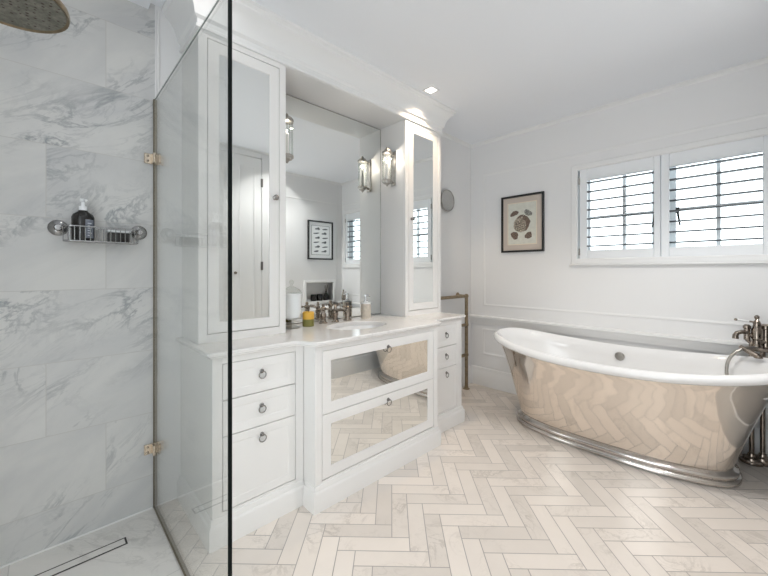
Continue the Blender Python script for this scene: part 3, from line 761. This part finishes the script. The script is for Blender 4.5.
# inner well
for f in [0.0, 0.08, 0.2, 0.35, 0.5, 0.65, 0.8, 0.9, 0.97, 1.0]:
    lp = []
    for q in range(NB):
        ux, uy = sup(2 * PI * q / NB, BN); vx, vy = sup(2 * PI * q / NB, 2.3)
        e = f ** 1.6
        ra, rb = (BA - 2 * RR - 0.004), (BB - 2 * RR - 0.004)
        z1 = BZ + RISE * abs(ux) ** BP - 0.045; z2 = 0.17
        lp.append((BX + ra * ux + (1.471 + 0.50 * vx - BX - ra * ux) * e, BY + rb * uy + (0.19 * vy - rb * uy) * e, z1 + (z2 - z1) * min(1, f * 1.0) ** 0.9))
    L.append(lp)
lp = [(1.471 + 0.1 * sup(2 * PI * q / NB, 2)[0], BY + 0.05 * sup(2 * PI * q / NB, 2)[1], 0.165) for q in range(NB)]
L.append(lp)
g = G(); g.loops(L, cap1=True); obj('tub', g, CERAMIC, t, smooth=60, label='white enamel tub and rolled rim')
obj('overflow', G().lathe([(0.034, 0.0), (0.034, -0.004), (0.028, -0.010), (0.012, -0.012), (0, -0.012)], (1.455, BY + 0.345, 0.566), 'Y', 24), PEWTER, t, label='round metal overflow')

# ------------------------------------------------------------------ bath tap on standpipes
t = thing('bath_tap', 'aged nickel freestanding bath tap with hand shower behind the bath', 'taps', (2.19, 3.32, 0))
for x, y in ((2.188, 3.325), (2.238, 3.37)):
    obj('standpipe', G().tube([(x, y, 0.03), (x, y, 0.80)], 0.013, 14), NICKEL, t)
    obj('floor_flange', G().lathe([(0.056, 0), (0.058, 0.006), (0.056, 0.016), (0.045, 0.022), (0.042, 0.036), (0.022, 0.044), (0.018, 0.06)], (x, y, 0.0005), n=28), NICKEL, t)
tx, ty = 2.212, 3.33
g = G().lathe([(0.018, 0.735), (0.026, 0.742), (0.026, 0.765), (0.020, 0.775), (0.020, 0.80), (0.028, 0.81), (0.028, 0.87), (0.022, 0.88), (0.018, 0.90), (0.02, 0.91), (0.014, 0.925), (0.008, 0.935), (0.013, 0.945), (0.013, 0.955), (0.006, 0.963), (0, 0.964)], (tx, ty, 0), n=20)
g.lathe([(0.018, 0.735), (0.026, 0.742), (0.026, 0.765), (0.022, 0.78), (0.022, 0.87), (0.028, 0.875), (0.028, 0.895), (0.016, 0.905), (0, 0.906)], (tx + 0.04, ty + 0.045, 0), n=20)
g.tube([(tx, ty, 0.79), (tx + 0.04, ty + 0.045, 0.79)], 0.016, 12)
g.lathe([(0.016, 0.80), (0.016, 0.87), (0.02, 0.875), (0.02, 0.89), (0.01, 0.90), (0, 0.90)], (tx - 0.045, ty - 0.01, 0), n=16); g.tube([(tx, ty, 0.83), (tx - 0.045, ty - 0.01, 0.83)], 0.014, 10)
g.tube([(tx - 0.045, ty - 0.01, 0.802), (tx - 0.03, ty - 0.005, 0.785), (tx, ty, 0.78)], 0.012, 8)
obj('mixer_body', g, NICKEL, t)
obj('spout', G().tube([(tx - 0.04, ty - 0.012, 0.848), (tx - 0.07, ty - 0.03, 0.85), (tx - 0.090, ty - 0.04, 0.842), (tx - 0.098, ty - 0.044, 0.825), (tx - 0.098, ty - 0.044, 0.805)], [0.013, 0.013, 0.014, 0.015, 0.017], 12), NICKEL, t)
g = G().tube([(tx - 0.01, ty - 0.01, 0.918), (tx - 0.035, ty - 0.015, 0.921)], 0.006, 8); lv = obj('lever', g, NICKEL, t)
obj('lever_grip', G().tube([(tx - 0.033, ty - 0.015, 0.921), (tx - 0.09, ty - 0.027, 0.928)], [0.005, 0.0065], 10), CERAMIC, lv, label='white porcelain grip')
obj('lever_tip', G().ball((tx - 0.097, ty - 0.029, 0.929), 0.009, n=10), NICKEL, lv)
g = G().tube([(tx - 0.075, ty - 0.10, 0.765), (tx - 0.05, ty - 0.115, 0.748), (tx + 0.0, ty - 0.135, 0.72)], [0.011, 0.013, 0.017], 12); g.lathe([(0.020, 0), (0.022, 0.008), (0.016, 0.02)], (tx + 0.005, ty - 0.136, 0.708), n=16)
hs = obj('hand_shower', g, NICKEL, t)
g = G().tube([(tx + 0.01, ty, 0.755), (tx - 0.01, ty - 0.09, 0.752), (tx + 0.11, ty - 0.06, 0.748), (tx + 0.185, ty - 0.05, 0.745)], 0.011, 10); obj('cradle_bar', g, NICKEL, t)
pts = []
ctl = [(tx - 0.0, ty - 0.06, 0.760), (tx - 0.05, ty - 0.10, 0.758), (tx - 0.095, ty - 0.13, 0.728), (tx - 0.125, ty - 0.15, 0.68), (tx - 0.135, ty - 0.17, 0.62), (tx - 0.13, ty - 0.20, 0.55)]
for k in range(len(ctl) - 1):
    for q in range(5):
        f = q / 5; a, b = Vector(ctl[k]), Vector(ctl[k + 1]); p0 = Vector(ctl[max(0, k - 1)]); p3 = Vector(ctl[min(len(ctl) - 1, k + 2)])
        pts.append(0.5 * ((2 * a) + (b - p0) * f + (2 * p0 - 5 * a + 4 * b - p3) * f * f + (3 * a - p0 - 3 * b + p3) * f ** 3))
pts.append(Vector(ctl[-1]))
obj('hose', G().tube(pts, 0.0095, 10), PEWTER, t, label='ribbed metal hose')

# ------------------------------------------------------------------ towel radiator
t = thing('towel_radiator', 'aged brass floor standing towel radiator beyond the vanity', 'towel radiator', (0.09, 2.95, 0))
rx, ry0, ry1 = 0.092, 2.70, 3.222
for y in (ry0, ry1):
    obj('post', G().tube([(rx, y, 0.012), (rx, y, 0.985)], 0.018, 14), BRASS, t)
    obj('floor_flange', G().lathe([(0.036, 0.0005), (0.036, 0.006), (0.022, 0.014), (0.018, 0.03)], (rx, y, 0), n=20), BRASS, t)
    for z in (0.362, 0.68, 0.985): obj('ball_joint', G().ball((rx, y, z), 0.024, n=16), BRASS, t)
for z in (0.362, 0.68, 0.985):
    obj('rail', G().tube([(rx, ry0, z), (rx, ry1, z)], 0.0165, 14), BRASS, t)
for y in (ry0 + 0.03, ry1 - 0.03):
    obj('wall_bracket', G().lathe([(0.030, 0.0005), (0.030, 0.006), (0.014, 0.012), (0.010, 0.02), (0.010, rx)], (0, y, 0.985 + 0.006), 'X', 18), BRASS, t)

# round mirror on the wall past the right tall cabinet
t = thing('round_wall_mirror', 'round metal wall mirror beside the right tall cabinet', 'mirror', (0.02, 3.0, 1.86))
obj('rim', G().lathe([(0.035, 0.0005), (0.035, 0.012), (0.108, 0.016), (0.113, 0.022), (0.110, 0.030), (0.104, 0.028)], (0, 2.985, 1.975), 'X', 40, cap1=False), PEWTER, t)
obj('mirror_disc', G().lathe([(0.105, 0.026), (0.0, 0.022)], (0, 2.985, 1.975), 'X', 40, cap0=False, cap1=False), simple('dull_mirror', (0.56, 0.55, 0.53), 0.18, 1.0), t)

# ------------------------------------------------------------------ pictures
def blob(n, rx, ry, seed, rough=0.12, rot=0.0):
    r = random.Random(seed); ph = [r.random() * 6.28 for _ in range(4)]; out = []
    for k in range(n):
        a = 2 * PI * k / n
        q = 1 + rough * (math.sin(2 * a + ph[0]) * 0.6 + math.sin(3 * a + ph[1]) * 0.5 + math.sin(7 * a + ph[2]) * 0.25)
        x, y = rx * q * math.cos(a), ry * q * math.sin(a)
        out.append((x * math.cos(rot) - y * math.sin(rot), x * math.sin(rot) + y * math.cos(rot)))
    return out
a0, a1, b0, b1 = 0.380, 0.814, 1.440, 2.013
t = thing('framed_picture', 'black framed print of five brown seashells beside the window', 'picture', ((a0 + a1) / 2, YF, b0))
g = G(); g.ring('y', (a0, a1, b0, b1), [(0, YF - 0.001), (0, YF - 0.026), (0.004, YF - 0.030), (0.016, YF - 0.028), (0.019, YF - 0.02), (0.019, YF - 0.001)]); obj('frame', g, BLACK, t)
obj('mat_board', G().box(a0 + 0.018, a1 - 0.018, YF - 0.012, YF - 0.002, b0 + 0.018, b1 - 0.018), MAT, t, label='taupe mat board')
g = G(); yy = YF - 0.0126; g.box(a0 + 0.072, a1 - 0.072, yy, YF - 0.012, b0 + 0.080, b1 - 0.080)
g.mi = 4; g.ring('y', (a0 + 0.066, a1 - 0.066, b0 + 0.074, b1 - 0.074), [(0, yy + 0.0005), (0, yy - 0.0015), (0.007, yy - 0.0015), (0.007, yy + 0.0005)])
mx, mz = (a0 + a1) / 2, (b0 + b1) / 2
g.mi = 1
for k, (dx, dz, rx_, rz_, rot) in enumerate([(-0.079, 0.106, 0.042, 0.026, 0.35), (0.062, 0.100, 0.040, 0.029, -0.6), (-0.076, -0.116, 0.044, 0.034, -0.4), (0.066, -0.124, 0.042, 0.028, 0.4)]):
    g.mi = 1 if k != 1 else 3
    g.poly([(mx + dx + p[0], yy - 0.0006, mz + dz + p[1]) for p in blob(28, rx_, rz_, k + 3, 0.18, rot)])
g.mi = 2; big = [(mx - 0.006 + p[0], yy - 0.0006, mz - 0.006 + p[1]) for p in blob(40, 0.078, 0.086, 21, 0.07, 0.4)]
g.poly(big)
g.mi = 1
g.poly([(mx + p[0], yy - 0.0009, mz + p[1]) for p in [(0.02, 0.085), (0.06, 0.06), (0.088, 0.015), (0.07, -0.03), (0.045, -0.075), (0.035, -0.06), (0.045, -0.02), (0.035, 0.02), (0.005, 0.05)]])
g.poly([(mx + p[0], yy - 0.0009, mz + p[1]) for p in [(-0.06, 0.05), (-0.02, 0.085), (0.02, 0.088), (0.0, 0.068), (-0.03, 0.055)]])
for k in range(5):
    z = mz + 0.028 - k * 0.022
    g.tube([(mx - 0.07 + 0.01 * k, yy - 0.0009, z - 0.016), (mx - 0.02, yy - 0.0009, z), (mx + 0.03, yy - 0.0009, z + 0.012)], 0.0025, 4)
obj('print', g, [PAPER, SHELL, SHELLP, simple('shell_grey', (0.22, 0.22, 0.20), 0.8, var=0.7, vscale=120), MATLINE], t, label='seashell print on pale paper')

a0, a1, b0, b1 = 2.812, 3.261, 1.425, 2.013
t = thing('framed_picture', 'black framed grey ink print above the niche, seen reflected in the mirror', 'picture', (W, (a0 + a1) / 2, b0))
g = G(); g.ring('x', (a0, a1, b0, b1), [(0, W - 0.001), (0, W - 0.026), (0.004, W - 0.030), (0.018, W - 0.028), (0.021, W - 0.02), (0.021, W - 0.001)]); obj('frame', g, BLACK, t)
obj('mat_board', G().box(W - 0.012, W - 0.002, a0 + 0.020, a1 - 0.020, b0 + 0.020, b1 - 0.020), PAPERW, t, label='white mat board')
g = G(); xx = W - 0.0128
g.ring('x', (a0 + 0.062, a1 - 0.062, b0 + 0.07, b1 - 0.07), [(0, xx + 0.0005), (0, xx - 0.0006), (0.005, xx - 0.0006), (0.005, xx + 0.0005)])
for r in range(6):
    for c in range(2):
        y = a0 + 0.155 + c * 0.14 + (0.01 if r % 2 else -0.008); z = b0 + 0.125 + r * 0.068
        g.poly([(xx - 0.0003, y + p[0], z + p[1]) for p in blob(18, 0.048, 0.011, r * 2 + c, 0.2, 0.12)])
        if (r + c) % 2: g.poly([(xx - 0.0004, y + 0.02 + p[0], z + 0.004 + p[1]) for p in blob(14, 0.022, 0.02, r * 7 + c, 0.2)])
obj('print', g, INK, t, label='rows of small grey ink figures')

# ------------------------------------------------------------------ toiletries in the niche
nx = W + 0.06
tag(obj('soap_bar', G().box(nx - 0.03, nx + 0.02, 2.83, 2.89, NZ0 + 0.0005, NZ0 + 0.03, 0.008, 3), WHITEP), 'small white soap block in the wall niche', 'soap', 'toiletries in the niche')
for y, r_, hgt, lab in ((2.955, 0.042, 0.085, 'round black candle jar in the wall niche, next to the white soap'), (3.065, 0.046, 0.085, 'wide black candle jar in the wall niche, next to the reed bottle')):
    t = thing('candle_jar', lab, 'jar', (nx, y, NZ0 + 0.0005), 'toiletries in the niche')
    obj('jar', G().lathe([(r_ * 0.95, 0), (r_, 0.004), (r_, hgt)], (nx, y, NZ0 + 0.0005), n=24), DARKP, t)
    obj('lid', G().lathe([(r_ * 1.02, hgt + 0.0005), (r_ * 1.02, hgt + 0.012), (r_ * 0.9, hgt + 0.016), (0, hgt + 0.016)], (nx, y, NZ0 + 0.0005), n=24), DARKP, t)
t = thing('reed_diffuser', 'black bottle with thin reeds in the wall niche', 'diffuser', (nx, 3.185, NZ0 + 0.0005), 'toiletries in the niche')
obj('bottle', G().lathe([(0.042, 0), (0.045, 0.006), (0.044, 0.07), (0.03, 0.10), (0.014, 0.118), (0.014, 0.145)], (nx, 3.185, NZ0 + 0.0005), n=24), DARKP, t)
g = G()
for k in range(5):
    a = k * 1.25; g.tube([(nx, 3.185, NZ0 + 0.11), (nx + 0.022 * math.cos(a), 3.185 + 0.03 * math.sin(a), NZ0 + 0.235)], 0.0018, 5)
obj('reeds', g, simple('reed', (0.12, 0.09, 0.06), 0.7), t)
